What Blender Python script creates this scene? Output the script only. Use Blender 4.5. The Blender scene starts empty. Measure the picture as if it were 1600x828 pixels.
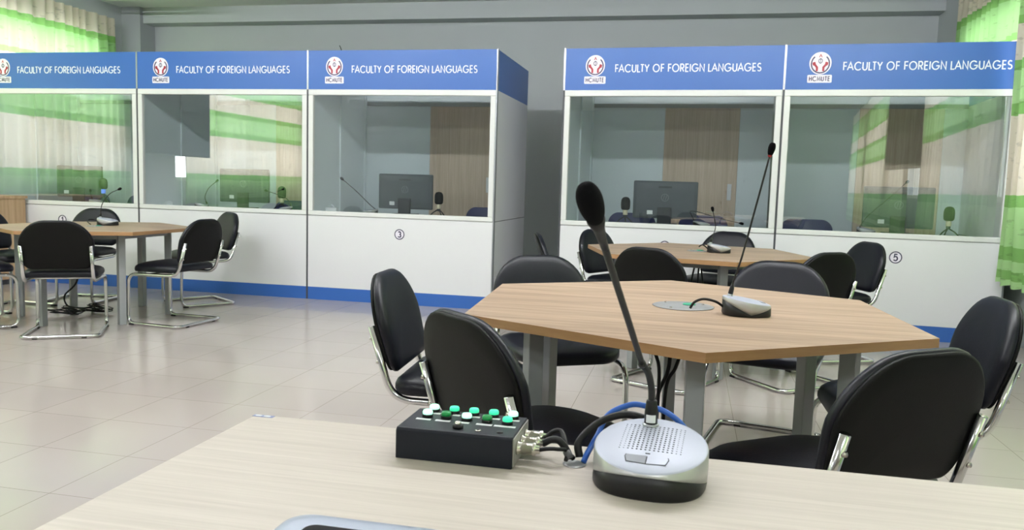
import bpy, math, random
from mathutils import Matrix, Vector
random.seed(7)
PI = math.pi
C = bpy.context.scene.collection
S = bpy.context.scene

# ------------------------------------------------------------------ materials
def newmat(name):
    m = bpy.data.materials.new(name); m.use_nodes = True
    nt = m.node_tree
    b = nt.nodes.get('Principled BSDF')
    return m, nt, b

def lin(c):
    return tuple(((v / 12.92) if v <= .04045 else ((v + .055) / 1.055) ** 2.4) for v in [x / 255. for x in c])

def plain(name, col, rough=.5, metal=0., noise=0., nscale=40., bump=0., bscale=200., spec=.5, coat=0., emit=None, estr=0.):
    m, nt, b = newmat(name)
    c = lin(col)
    b.inputs['Base Color'].default_value = (*c, 1)
    b.inputs['Roughness'].default_value = rough
    b.inputs['Metallic'].default_value = metal
    b.inputs['Specular IOR Level'].default_value = spec
    b.inputs['Coat Weight'].default_value = coat
    if emit:
        b.inputs['Emission Color'].default_value = (*lin(emit), 1)
        b.inputs['Emission Strength'].default_value = estr
    N, L = nt.nodes, nt.links
    if noise or bump:
        tc = N.new('ShaderNodeTexCoord')
    if noise:
        t = N.new('ShaderNodeTexNoise'); t.inputs['Scale'].default_value = nscale; t.inputs['Detail'].default_value = 4
        L.new(tc.outputs['Object'], t.inputs['Vector'])
        r = N.new('ShaderNodeMapRange'); r.inputs['To Min'].default_value = 1 - noise; r.inputs['To Max'].default_value = 1 + noise
        L.new(t.outputs['Fac'], r.inputs['Value'])
        mx = N.new('ShaderNodeMix'); mx.data_type = 'RGBA'; mx.blend_type = 'MULTIPLY'; mx.inputs['Factor'].default_value = 1
        mx.inputs['A'].default_value = (*c, 1)
        L.new(r.outputs['Result'], mx.inputs['B']); L.new(mx.outputs['Result'], b.inputs['Base Color'])
    if bump:
        t2 = N.new('ShaderNodeTexNoise'); t2.inputs['Scale'].default_value = bscale; t2.inputs['Detail'].default_value = 3
        L.new(tc.outputs['Object'], t2.inputs['Vector'])
        bp = N.new('ShaderNodeBump'); bp.inputs['Strength'].default_value = bump; bp.inputs['Distance'].default_value = .002
        L.new(t2.outputs['Fac'], bp.inputs['Height']); L.new(bp.outputs['Normal'], b.inputs['Normal'])
    return m

def wood(name, c1, c2, stretch, rough=.4, fine=1., spec=.4):
    """grain streaks; stretch = per-axis noise scale (small along the grain)"""
    m, nt, b = newmat(name)
    N, L = nt.nodes, nt.links
    tc = N.new('ShaderNodeTexCoord'); mp = N.new('ShaderNodeMapping'); mp.inputs['Scale'].default_value = stretch
    L.new(tc.outputs['Object'], mp.inputs['Vector'])
    t1 = N.new('ShaderNodeTexNoise'); t1.inputs['Scale'].default_value = 1; t1.inputs['Detail'].default_value = 5; t1.inputs['Roughness'].default_value = .65
    t1.inputs['Distortion'].default_value = .3
    L.new(mp.outputs['Vector'], t1.inputs['Vector'])
    t2 = N.new('ShaderNodeTexNoise'); t2.inputs['Scale'].default_value = 4.5 * fine; t2.inputs['Detail'].default_value = 3
    L.new(mp.outputs['Vector'], t2.inputs['Vector'])
    ad = N.new('ShaderNodeMath'); ad.operation = 'MULTIPLY_ADD'; ad.inputs[1].default_value = .45
    L.new(t2.outputs['Fac'], ad.inputs[0]); L.new(t1.outputs['Fac'], ad.inputs[2])
    cr = N.new('ShaderNodeValToRGB')
    cr.color_ramp.elements[0].position = .5; cr.color_ramp.elements[0].color = (*lin(c1), 1)
    cr.color_ramp.elements[1].position = .95; cr.color_ramp.elements[1].color = (*lin(c2), 1)
    L.new(ad.outputs[0], cr.inputs['Fac']); L.new(cr.outputs['Color'], b.inputs['Base Color'])
    b.inputs['Roughness'].default_value = rough; b.inputs['Specular IOR Level'].default_value = spec
    return m

def floor_mat():
    m, nt, b = newmat('glossy_floor_tile')
    N, L = nt.nodes, nt.links
    tc = N.new('ShaderNodeTexCoord'); mp = N.new('ShaderNodeMapping')
    mp.inputs['Location'].default_value = (2.567, -2.755, 0)
    L.new(tc.outputs['Object'], mp.inputs['Vector'])
    br = N.new('ShaderNodeTexBrick'); br.offset = 0; br.squash = 1
    br.inputs['Scale'].default_value = 1; br.inputs['Mortar Size'].default_value = .0016; br.inputs['Mortar Smooth'].default_value = .3
    br.inputs['Brick Width'].default_value = .404; br.inputs['Row Height'].default_value = .404
    br.inputs['Color1'].default_value = (*lin((184, 174, 168)), 1); br.inputs['Color2'].default_value = (*lin((180, 170, 165)), 1)
    br.inputs['Mortar'].default_value = (*lin((136, 126, 119)), 1)
    L.new(mp.outputs['Vector'], br.inputs['Vector'])
    t = N.new('ShaderNodeTexNoise'); t.inputs['Scale'].default_value = 2.2; t.inputs['Detail'].default_value = 5
    L.new(tc.outputs['Object'], t.inputs['Vector'])
    r = N.new('ShaderNodeMapRange'); r.inputs['To Min'].default_value = .95; r.inputs['To Max'].default_value = 1.04
    L.new(t.outputs['Fac'], r.inputs['Value'])
    mx = N.new('ShaderNodeMix'); mx.data_type = 'RGBA'; mx.blend_type = 'MULTIPLY'; mx.inputs['Factor'].default_value = 1
    L.new(br.outputs['Color'], mx.inputs['A']); L.new(r.outputs['Result'], mx.inputs['B'])
    L.new(mx.outputs['Result'], b.inputs['Base Color'])
    b.inputs['Roughness'].default_value = .16; b.inputs['Specular IOR Level'].default_value = .55
    return m

def glass_mat(name, tint, refl, rough=0.):
    m, nt, b = newmat(name); N, L = nt.nodes, nt.links
    N.remove(b); out = N['Material Output']
    tr = N.new('ShaderNodeBsdfTransparent'); tr.inputs['Color'].default_value = (*tint, 1)
    gl = N.new('ShaderNodeBsdfGlossy'); gl.inputs['Roughness'].default_value = rough; gl.inputs['Color'].default_value = (1, 1, 1, 1)
    lw = N.new('ShaderNodeLayerWeight'); lw.inputs['Blend'].default_value = .5
    pw = N.new('ShaderNodeMath'); pw.operation = 'POWER'; pw.inputs[1].default_value = 5; L.new(lw.outputs['Facing'], pw.inputs[0])
    ad = N.new('ShaderNodeMath'); ad.operation = 'MULTIPLY_ADD'; ad.use_clamp = True; ad.inputs[1].default_value = .9 - refl; ad.inputs[2].default_value = .04 + refl
    L.new(pw.outputs[0], ad.inputs[0])
    mx = N.new('ShaderNodeMixShader'); L.new(ad.outputs[0], mx.inputs[0]); L.new(tr.outputs[0], mx.inputs[1]); L.new(gl.outputs[0], mx.inputs[2])
    L.new(mx.outputs[0], out.inputs['Surface'])
    return m

def curtain_mat():
    m, nt, b = newmat('banded_curtain_cloth'); N, L = nt.nodes, nt.links
    N.remove(b); out = N['Material Output']
    tc = N.new('ShaderNodeTexCoord'); sp = N.new('ShaderNodeSeparateXYZ'); L.new(tc.outputs['Object'], sp.inputs[0])
    nz = N.new('ShaderNodeTexNoise'); nz.inputs['Scale'].default_value = 9; nz.inputs['Detail'].default_value = 2
    L.new(tc.outputs['Object'], nz.inputs['Vector'])
    wob = N.new('ShaderNodeMath'); wob.operation = 'MULTIPLY_ADD'; wob.inputs[1].default_value = .03
    L.new(nz.outputs['Fac'], wob.inputs[0]); L.new(sp.outputs['Z'], wob.inputs[2])
    dv = N.new('ShaderNodeMath'); dv.operation = 'DIVIDE'; dv.inputs[1].default_value = 3.2; L.new(wob.outputs[0], dv.inputs[0])
    cr = N.new('ShaderNodeValToRGB'); cr.color_ramp.interpolation = 'CONSTANT'
    G, LG, DG, B = (176, 222, 152), (190, 231, 164), (150, 202, 120), (240, 230, 212)
    bands = [(0, LG), (.56, DG), (.62, LG), (.70, DG), (.80, LG), (1.08, DG), (1.165, B), (1.76, DG), (1.84, LG), (2.08, DG), (2.155, B), (2.415, DG), (2.48, G), (2.80, DG), (2.865, B)]
    el = cr.color_ramp.elements
    el[0].position = 0; el[0].color = (*lin(bands[0][1]), 1)
    el[1].position = bands[1][0] / 3.2; el[1].color = (*lin(bands[1][1]), 1)
    for z, c in bands[2:]:
        e = el.new(z / 3.2); e.color = (*lin(c), 1)
    L.new(dv.outputs[0], cr.inputs['Fac'])
    # printed leaf sprigs
    mp = N.new('ShaderNodeMapping'); mp.inputs['Scale'].default_value = (9, 9, 22); L.new(tc.outputs['Object'], mp.inputs['Vector'])
    vo = N.new('ShaderNodeTexNoise'); vo.inputs['Scale'].default_value = 1.0; vo.inputs['Detail'].default_value = 4; L.new(mp.outputs['Vector'], vo.inputs['Vector'])
    rr = N.new('ShaderNodeMapRange'); rr.inputs['From Min'].default_value = .60; rr.inputs['From Max'].default_value = .66; rr.inputs['To Min'].default_value = 1; rr.inputs['To Max'].default_value = .8
    L.new(vo.outputs['Fac'], rr.inputs['Value'])
    mx = N.new('ShaderNodeMix'); mx.data_type = 'RGBA'; mx.blend_type = 'MULTIPLY'; mx.inputs['Factor'].default_value = 1
    L.new(cr.outputs['Color'], mx.inputs['A']); L.new(rr.outputs['Result'], mx.inputs['B'])
    df = N.new('ShaderNodeBsdfDiffuse'); tl = N.new('ShaderNodeBsdfTranslucent')
    L.new(mx.outputs['Result'], df.inputs['Color']); L.new(mx.outputs['Result'], tl.inputs['Color'])
    ms = N.new('ShaderNodeMixShader'); ms.inputs[0].default_value = .44
    L.new(df.outputs[0], ms.inputs[1]); L.new(tl.outputs[0], ms.inputs[2]); L.new(ms.outputs[0], out.inputs['Surface'])
    return m

def emis(name, col, s):
    m, nt, b = newmat(name); N, L = nt.nodes, nt.links
    N.remove(b); e = N.new('ShaderNodeEmission'); e.inputs[0].default_value = (*lin(col), 1); e.inputs[1].default_value = s
    L.new(e.outputs[0], N['Material Output'].inputs['Surface'])
    return m

M = dict(
    wall=plain('grey_wall_paint', (182, 187, 190), .7, noise=.02, nscale=3),
    rear=plain('dark_grey_wall_paint', (128, 132, 134), .7, noise=.02, nscale=3),
    column=plain('column_grey_paint', (166, 170, 173), .7, noise=.02, nscale=3),
    ceil=plain('ceiling_white', (225, 226, 224), .8, noise=.01, nscale=5),
    floor=floor_mat(),
    white=plain('white_laminate', (228, 229, 231), .35, noise=.008, nscale=6),
    inner=plain('pale_grey_laminate', (226, 235, 238), .45, noise=.01, nscale=6),
    blue=plain('blue_laminate', (54, 104, 182), .38, noise=.015, nscale=4),
    frame=plain('white_frame', (226, 228, 226), .3),
    alu=plain('aluminium_strip', (170, 174, 178), .35, metal=.8),
    joint=plain('dark_joint', (70, 72, 76), .5),
    letter=plain('white_lettering', (232, 238, 246), .4),
    emblem_white=plain('emblem_white', (238, 234, 244), .4),
    emblem_dark=plain('emblem_navy', (62, 50, 92), .4),
    emblem_red=plain('emblem_red', (176, 38, 58), .4),
    navy_ink=plain('navy_ink', (58, 56, 84), .4),
    glass=glass_mat('booth_glass', (.935, .96, .96), .08),
    pane=glass_mat('window_glass', (.95, .96, .96), .0),
    doorwood=wood('oak_door', (196, 172, 148), (222, 202, 180), (28, 28, .9), .45),
    tablewood=wood('oak_tabletop', (142, 119, 97), (190, 166, 142), (1.0, 17, 17), .45),
    tableedge=wood('oak_edge_band', (156, 118, 80), (172, 134, 94), (3, 3, 30), .45),
    desk=wood('pale_desk_laminate', (184, 175, 164), (202, 193, 182), (2.2, 110, 110), .42),
    cabwood=wood('tan_cabinet_wood', (178, 146, 110), (212, 182, 146), (22, 22, 1.2), .45),
    leather=plain('black_leather', (11, 13, 23), .40, bump=.25, bscale=260, noise=.06, nscale=12, spec=.32),
    shell=plain('black_back_shell', (13, 13, 12), .55, spec=.16, bump=.15, bscale=300),
    chrome=plain('chrome', (215, 215, 216), .13, metal=1.),
    rubber=plain('black_rubber', (22, 22, 23), .6),
    steel=plain('grey_painted_steel', (156, 160, 161), .42, noise=.01, nscale=20),
    disc=plain('brushed_disc', (168, 168, 168), .4, metal=.5),
    green_cap=plain('green_cap', (46, 150, 116), .5),
    black=plain('matte_black_plastic', (17, 17, 18), .45, spec=.35),
    foam=plain('black_foam', (12, 12, 14), .95, spec=.1, bump=.6, bscale=900),
    rod=plain('dark_rod', (34, 33, 32), .4, metal=.3),
    silver_skirt=plain('grey_silver_rim', (176, 177, 176), .35, metal=.45),
    silver=plain('silver_plastic', (176, 181, 196), .42, metal=.1, spec=.3, noise=.01, nscale=60),
    silver_d=plain('silver_button', (138, 141, 150), .5, spec=.3),
    hole=plain('dark_perforation', (70, 70, 78), .7),
    red=plain('red_ring', (150, 40, 40), .5),
    cable=plain('black_cable', (15, 15, 16), .5, spec=.3),
    cable_grey=plain('grey_shrink_sleeve', (92, 92, 94), .5),
    cable_blue=plain('blue_cable', (40, 92, 178), .42),
    box=plain('navy_black_case', (20, 24, 32), .45, spec=.28, bump=.1, bscale=500),
    case_end=plain('bare_metal_end', (178, 176, 172), .38, metal=.6),
    nickel=plain('nickel', (206, 202, 194), .2, metal=1.),
    tape=plain('white_label_tape', (226, 228, 230), .5),
    btn_on=plain('lit_green_white', (190, 250, 225), .3, emit=(170, 255, 215), estr=1.3),
    btn_mid=plain('lit_aqua_green', (70, 215, 165), .3, emit=(50, 230, 165), estr=.75),
    btn_off=plain('green_button', (10, 130, 62), .3, emit=(0, 120, 50), estr=.15),
    monitor=plain('monitor_black', (76, 82, 88), .42),
    monitor_d=plain('monitor_dark', (44, 47, 52), .45),
    emblem_grey=plain('emblem_grey', (118, 122, 128), .4),
    navyplastic=plain('navy_plastic', (54, 60, 112), .42),
    cream=plain('cream_plastic', (214, 204, 176), .4),
    blueglow=plain('blue_lit_ring', (120, 150, 230), .4, emit=(90, 130, 255), estr=.6),
    bag=plain('pale_translucent_plastic', (196, 204, 206), .35),
    tablet=plain('silver_casing', (196, 204, 220), .28, metal=.55),
    screen=plain('black_screen', (24, 22, 30), .12),
    tv=plain('tv_black', (20, 20, 22), .3),
    sticker=plain('blue_sticker', (120, 130, 170), .5),
    lamp=emis('fluorescent_tube', (250, 251, 255), 290.),
    lamp_off=plain('unlit_tube', (226, 232, 222), .4),
    lamphouse=plain('lamp_housing', (222, 228, 220), .5),
    curtain=curtain_mat(),
)

# ------------------------------------------------------------------ mesh builder
class MB:
    def __init__(s): s.v = []; s.f = []; s.m = []; s.mats = []; s.sm = []
    def mi(s, mat):
        if mat not in s.mats: s.mats.append(mat)
        return s.mats.index(mat)
    def add(s, verts, faces, mat, smooth=False, T=None):
        o = len(s.v); k = s.mi(mat)
        for p in verts:
            p = Vector(p)
            s.v.append(tuple(T @ p) if T else tuple(p))
        for f in faces:
            s.f.append([o + i for i in f]); s.m.append(k); s.sm.append(smooth)
        return s
    def box(s, x0, x1, y0, y1, z0, z1, mat, T=None):
        V = [(x0, y0, z0), (x1, y0, z0), (x1, y1, z0), (x0, y1, z0), (x0, y0, z1), (x1, y0, z1), (x1, y1, z1), (x0, y1, z1)]
        return s.add(V, [(0, 3, 2, 1), (4, 5, 6, 7), (0, 1, 5, 4), (1, 2, 6, 5), (2, 3, 7, 6), (3, 0, 4, 7)], mat, False, T)
    def rings(s, rs, mat, smooth=True, capa=True, capb=True, T=None, closed=True):
        n = len(rs[0]); V = [p for r in rs for p in r]; F = []
        for i in range(len(rs) - 1):
            for j in range(n if closed else n - 1):
                a, b = i * n + j, i * n + (j + 1) % n
                F.append((a, b, b + n, a + n))
        if capa: F.append(tuple(range(n - 1, -1, -1)))
        if capb: F.append(tuple((len(rs) - 1) * n + j for j in range(n)))
        return s.add(V, F, mat, smooth, T)
    def tube(s, path, r, mat, n=10, T=None, caps=True):
        P = [Vector(p) for p in path]; R = r if isinstance(r, (list, tuple)) else [r] * len(P)
        up = None; rs = []
        for i, p in enumerate(P):
            t = (P[min(i + 1, len(P) - 1)] - P[max(i - 1, 0)])
            if t.length < 1e-9: t = Vector((0, 0, 1))
            t.normalize()
            if up is None:
                up = t.orthogonal().normalized()
            else:
                up = (up - t * up.dot(t))
                if up.length < 1e-6: up = t.orthogonal()
                up.normalize()
            w = t.cross(up)
            rs.append([tuple(p + (up * math.cos(2 * PI * k / n) + w * math.sin(2 * PI * k / n)) * R[i]) for k in range(n)])
        return s.rings(rs, mat, True, caps, caps, T)
    def lathe(s, prof, mat, n=24, T=None, smooth=True):
        rs = [[(r * math.cos(2 * PI * k / n), r * math.sin(2 * PI * k / n), z) for k in range(n)] for r, z in prof]
        return s.rings(rs, mat, smooth, True, True, T)
    def prism(s, outline, z0, z1, mat, side=None, T=None, smooth=False):
        n = len(outline)
        V = [(x, y, z0) for x, y in outline] + [(x, y, z1) for x, y in outline]
        s.add(V, [tuple(range(n - 1, -1, -1)), tuple(range(n, 2 * n))], mat, False, T)
        s.add(V, [(j, (j + 1) % n, n + (j + 1) % n, n + j) for j in range(n)], side or mat, smooth, T)
        return s
    def build(s, name, parent=None, bevel=0., seg=2, subsurf=0):
        me = bpy.data.meshes.new(name); me.from_pydata(s.v, [], s.f)
        for m in s.mats: me.materials.append(m)
        me.polygons.foreach_set('material_index', s.m); me.polygons.foreach_set('use_smooth', s.sm); me.update()
        o = bpy.data.objects.new(name, me); C.objects.link(o)
        if parent: o.parent = parent
        if bevel:
            b = o.modifiers.new('edge', 'BEVEL'); b.width = bevel; b.segments = seg; b.limit_method = 'ANGLE'; b.angle_limit = .6
        if subsurf:
            b = o.modifiers.new('smooth', 'SUBSURF'); b.levels = subsurf; b.render_levels = subsurf
        return o

def tag(o, label, cat, group=None):
    o['label'] = label; o['category'] = cat
    if group: o['group'] = group
    return o
def struct(o): o['kind'] = 'structure'; return o
def thing(name, loc, rz, label, cat, group=None):
    o = bpy.data.objects.new(name, None); C.objects.link(o); o.location = loc; o.rotation_euler = (0, 0, rz); o.empty_display_size = .1
    return tag(o, label, cat, group)
def copy_tree(o, parent=None):
    c = o.copy(); C.objects.link(c)
    if parent: c.parent = parent
    for ch in list(o.children): copy_tree(ch, c)
    return c
def TR(x=0, y=0, z=0, rx=0, ry=0, rz=0):
    return Matrix.Translation((x, y, z)) @ Matrix.Rotation(rz, 4, 'Z') @ Matrix.Rotation(ry, 4, 'Y') @ Matrix.Rotation(rx, 4, 'X')
def fillet(pts, r, n=6):
    """round the corners of a polyline"""
    P = [Vector(p) for p in pts]; out = [P[0]]
    for i in range(1, len(P) - 1):
        a, b, c = P[i - 1], P[i], P[i + 1]
        rr = r[i - 1] if isinstance(r, (list, tuple)) else r
        d = min(rr, (a - b).length * .48, (c - b).length * .48)
        p0 = b + (a - b).normalized() * d; p1 = b + (c - b).normalized() * d
        for k in range(n + 1):
            t = k / n; out.append(p0 * (1 - t) ** 2 + b * 2 * t * (1 - t) + p1 * t * t)
    out.append(P[-1]); return out
def smooth_path(pts, n=8):
    P = [Vector(p) for p in pts]; P = [P[0] * 2 - P[1]] + P + [P[-1] * 2 - P[-2]]; out = []
    for i in range(1, len(P) - 2):
        for k in range(n):
            t = k / n; a, b, c, d = P[i - 1:i + 3]
            out.append(.5 * ((2 * b) + (c - a) * t + (2 * a - 5 * b + 4 * c - d) * t * t + (3 * b - a - 3 * c + d) * t ** 3))
    out.append(P[-2]); return out
def rrect(x0, x1, y0, y1, r, n=6):
    rs = r if isinstance(r, (list, tuple)) else [r] * 4; out = []
    for (cx, cy, a0), rr in zip(((x1, y1, 0), (x0, y1, 90), (x0, y0, 180), (x1, y0, 270)), rs):
        sx = -1 if cx == x1 else 1; sy = -1 if cy == y1 else 1
        for k in range(n + 1):
            a = math.radians(a0 + 90 * k / n)
            out.append((cx + sx * rr + rr * math.cos(a), cy + sy * rr + rr * math.sin(a)))
    return out
def ellipse(cx, cy, a, b, n=40): return [(cx + a * math.cos(2 * PI * k / n), cy + b * math.sin(2 * PI * k / n)) for k in range(n)]

# ------------------------------------------------------------------ lettering (flat strokes, cap height 1)
def arc(cx, cy, rx, ry, a0, a1, n=14):
    return [(cx + rx * math.cos(math.radians(a0 + (a1 - a0) * k / n)), cy + ry * math.sin(math.radians(a0 + (a1 - a0) * k / n))) for k in range(n + 1)]
GL = {
    'F': (.46, [[(0, 0), (0, 1), (.46, 1)], [(0, .52), (.42, .52)]]),
    'A': (.84, [[(0, 0), (.42, 1), (.84, 0)], [(.15, .34), (.69, .34)]]),
    'C': (.88, [arc(.5, .5, .5, .5, 42, 318, 20)]),
    'U': (.6, [[(0, 1), (0, .31)] + arc(.3, .31, .3, .31, 180, 360) + [(.6, 1)]]),
    'L': (.44, [[(0, 1), (0, 0), (.44, 0)]]),
    'T': (.54, [[(0, 1), (.54, 1)], [(.27, 1), (.27, 0)]]),
    'Y': (.66, [[(0, 1), (.33, .46), (.66, 1)], [(.33, .46), (.33, 0)]]),
    'O': (1., [arc(.5, .5, .5, .5, 0, 360, 28)]),
    'R': (.54, [[(0, 0), (0, 1), (.27, 1)] + arc(.27, .735, .25, .265, 90, -90) + [(0, .47)], [(.24, .47), (.54, 0)]]),
    'E': (.44, [[(.44, 1), (0, 1), (0, 0), (.44, 0)], [(0, .52), (.42, .52)]]),
    'I': (.0, [[(0, 0), (0, 1)]]),
    'G': (.98, [arc(.5, .5, .5, .5, 42, 352, 22) + [(.98, .45), (.56, .45)]]),
    'N': (.66, [[(0, 0), (0, 1), (.66, 0), (.66, 1)]]),
    'S': (.5, [arc(.25, .745, .235, .255, 35, 250, 12) + arc(.25, .25, .25, .25, 80, -150, 14)]),
    'H': (.6, [[(0, 0), (0, 1)], [(.6, 0), (.6, 1)], [(0, .52), (.6, .52)]]),
    'M': (.8, [[(0, 0), (.1, 1), (.4, .15), (.7, 1), (.8, 0)]]),
    '1': (.3, [[(0, .78), (.25, 1), (.25, 0)]]),
    '3': (.5, [arc(.25, .745, .23, .255, 150, -80, 12), arc(.25, .26, .26, .26, 90, -155, 14)]),
    '4': (.55, [[(.42, 0), (.42, 1), (0, .28), (.55, .28)]]),
    '5': (.5, [[(.48, 1), (.12, 1), (.05, .55)] + arc(.24, .33, .27, .33, 118, -150, 16)]),
}
KERN = {'LT': -.24, 'LA': -.2, 'FA': -.18, 'TY': -.12, 'UA': -.1, 'AG': -.08, 'AC': -.08, 'AN': -.06, 'FO': -.08, 'OF': .04}
def strokes(mb, text, x0, x1, z, h, w, y, mat, gap=.26, space=.5):
    """text on the plane facing -Y between x0 and x1, baseline z, height h, stroke w"""
    adv = []; x = 0; prev = ''
    for ch in text:
        x += KERN.get(prev + ch, 0); prev = ch
        if ch == ' ': x += space; continue
        adv.append((ch, x)); x += GL[ch][0] + gap
    tot = x - gap; sx = (x1 - x0) / tot
    for ch, ox in adv:
        for pl in GL[ch][1]:
            ribbon(mb, [(x0 + (ox + u) * sx, z + v * h) for u, v in pl], w, y, mat)
def ribbon(mb, pts, w, y, mat, th=.0015):
    P = [Vector(p) for p in pts]; n = len(P); closed = (P[0] - P[-1]).length < 1e-6
    Lp, Rp = [], []
    for i in range(n):
        a = P[i - 1] if i else (P[-2] if closed else None); b = P[i + 1] if i < n - 1 else (P[1] if closed else None)
        d0 = (P[i] - a).normalized() if a is not None else None; d1 = (b - P[i]).normalized() if b is not None else None
        d0 = d0 or d1; d1 = d1 or d0
        n0 = Vector((-d0.y, d0.x)); n1 = Vector((-d1.y, d1.x)); m = (n0 + n1)
        if m.length < 1e-4: m = n0
        m.normalize(); k = min(1 / max(.35, m.dot(n0)), 2.2)
        Lp.append(P[i] + m * (w / 2 * k)); Rp.append(P[i] - m * (w / 2 * k))
    V = []
    for q in (Lp, Rp):
        V += [(p.x, y - th, p.y) for p in q]
    for q in (Lp, Rp):
        V += [(p.x, y, p.y) for p in q]
    F = []
    for i in range(n - 1):
        F += [(i, i + 1, n + i + 1, n + i), (i + 1, i, 2 * n + i, 2 * n + i + 1), (n + i, n + i + 1, 3 * n + i + 1, 3 * n + i)]
    mb.add(V, F, mat)

# ------------------------------------------------------------------ camera
def rot(yaw, pitch, roll):
    f = Vector((math.sin(yaw) * math.cos(pitch), math.cos(yaw) * math.cos(pitch), -math.sin(pitch)))
    r = Vector((math.cos(yaw), -math.sin(yaw), 0)); d = f.cross(r)
    r2 = r * math.cos(roll) + d * math.sin(roll); d2 = -r * math.sin(roll) + d * math.cos(roll)
    return r2, d2, f
r_, d_, f_ = rot(-.2148, .0992, -.0291)
cam = bpy.data.cameras.new('camera'); co = bpy.data.objects.new('camera', cam); C.objects.link(co)
mw = Matrix.Identity(4)
for i in range(3):
    mw[i][0], mw[i][1], mw[i][2] = r_[i], -d_[i], -f_[i]
mw[2][3] = 1.1329
co.matrix_world = mw
cam.sensor_width = 36; cam.lens = 1261.82 * 36 / 1600; cam.clip_start = .02
cam.dof.use_dof = True; cam.dof.focus_distance = 2.2; cam.dof.aperture_fstop = 14
S.camera = co

# ------------------------------------------------------------------ room shell
XL, XR, YF, YB, ZC = -7.42, 2.54, -9., 9.8, 3.3
struct(MB().box(XL - .2, XR + .2, YF - .2, YB + .2, -.1, 0, M['floor']).build('floor'))
struct(MB().box(XL - .2, XR + .2, YF - .2, YB + .2, ZC, ZC + .12, M['ceil']).build('ceiling'))
struct(MB().box(XL - .2, XR + .2, YB, YB + .2, 0, ZC, M['wall']).build('wall_back'))
struct(MB().box(XL - .2, XR + .2, YF - .2, YF, 0, ZC, M['rear']).build('wall_rear'))
def side_wall(name, x0, x1, wins, z0):
    b = MB(); z1 = 2.78; y = YF
    b.box(x0, x1, YF, YB, 0, z0, M['wall']); b.box(x0, x1, YF, YB, z1, ZC, M['wall'])
    for a, c in wins + [(YB, YB)]:
        if a > y + .01: b.box(x0, x1, y, a, z0, z1, M['wall'])
        y = c
    struct(b.build(name))
WL = [(-.3, 3.43), (4.7, 6.75), (7.1, 8.95)]; WR = [(-8.4, -5.2), (-4.6, -1.2), (-.6, 1.3), (3.2, 6.5), (7.1, 8.75)]
side_wall('wall_left', XL - .2, XL, WL, 1.05); side_wall('wall_right', XR, XR + .2, WR, 1.1)
k = 0
for x, ws in ((XL - .1, WL), (XR + .1, WR)):
    for a, c in ws:
        k += 1; b = MB(); z0, z1 = (1.05 if x < 0 else 1.1), 2.78; t = .05
        b.box(x - .03, x + .03, a, c, z0, z0 + t, M['frame']); b.box(x - .03, x + .03, a, c, z1 - t, z1, M['frame'])
        n = max(2, round((c - a) / 1.05))
        for i in range(n + 1):
            yy = a + (c - a) * i / n; b.box(x - .025, x + .025, max(a, yy - t / 2), min(c, yy + t / 2), z0, z1, M['frame'])
        w = struct(b.build('window_%d' % k))
        MB().box(x - .003, x + .003, a + .01, c - .01, z0 + .02, z1 - .02, M['pane']).build('window_pane', w)
# corner column and ceiling beam against the back wall
struct(MB().box(XL, -7.14, 9.5, YB, 0, ZC, M['column']).build('trim_1'))
struct(MB().box(-7.14, XR, 9.56, YB, 3.1, ZC, M['wall']).build('trim_2'))

# ------------------------------------------------------------------ curtains
def curtain(y0, y1, x, z0, z1, label, seed, group='banded window curtains', amp=.032):
    rnd = random.Random(seed); ny = int((y1 - y0) / .012); zs = [z0 + (z1 - z0) * i / 18 for i in range(19)]
    ph = rnd.random() * 6; wl = .15
    V = []
    for z in zs:
        t = (z - z0) / (z1 - z0)
        for j in range(ny + 1):
            y = y0 + (y1 - y0) * j / ny
            s = y + .05 * math.sin(y * 5.1 + ph) + .02 * math.sin(y * 13 + 2 * ph)
            a = amp * (.75 + .25 * (1 - t)) * (1 + .3 * math.sin(y * 2.3 + ph))
            sx = math.sin(2 * PI * s / wl)
            xx = x + a * math.copysign(abs(sx) ** .75, sx) + .008 * math.sin(3 * z + 9 * y)
            V.append((xx, y + .01 * math.sin(4 * z + 17 * y) * (1 - t), z + (.012 * math.sin(y * 31 + ph) if z == z0 else 0)))
    n = ny + 1
    F = [(i * n + j, i * n + j + 1, (i + 1) * n + j + 1, (i + 1) * n + j) for i in range(18) for j in range(ny)]
    o = MB().add(V, F, M['curtain'], True).build('curtain')
    return tag(o, label, 'curtain', group)
curtain(4.55, 9.2, XL + .12, .5, 3.09, 'cream and green banded curtain beside the first booth on the left wall', 1)
curtain(-.35, 3.37, XL + .12, .5, 3.09, 'long cream and green banded curtain along the left wall toward the room rear', 2)
curtain(3.15, 6.72, 2.30, .5, 3.09, 'cream and green banded curtain hanging in front of the booth marked 5', 3)
curtain(7.1, 8.98, 2.502, .5, 3.09, 'cream and green banded curtain showing above the booth marked 5', 4, amp=.02)
curtain(-8.6, 1.35, 2.36, .5, 3.09, 'cream and green banded curtain on the right wall behind the desk', 5)

# ------------------------------------------------------------------ ceiling lamps
def lamp(x, y, label, on=True):
    t = thing('ceiling_lamp', (x, y, ZC), 0, label, 'lamp', 'fluorescent ceiling lamps')
    MB().box(-.61, .61, -.07, .07, -.05, 0, M['lamphouse']).build('lamp_housing', t, .004)
    MB().tube([(-.59, 0, -.078), (.59, 0, -.078)], .016, M['lamp' if on else 'lamp_off'], 8).build('lamp_tube', t)
    return t
lamp(-6.46, 8.75, 'unlit white fluorescent batten above the first booth near the top left', False)
for y in (3.3, -2.2):
    for x in (-5.8, -3.9, -2., -.1, 1.5) if y > 0 else (-5.6, -2.4, .9): lamp(x, y, 'fluorescent batten on the ceiling over the tables and desk')

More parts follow.
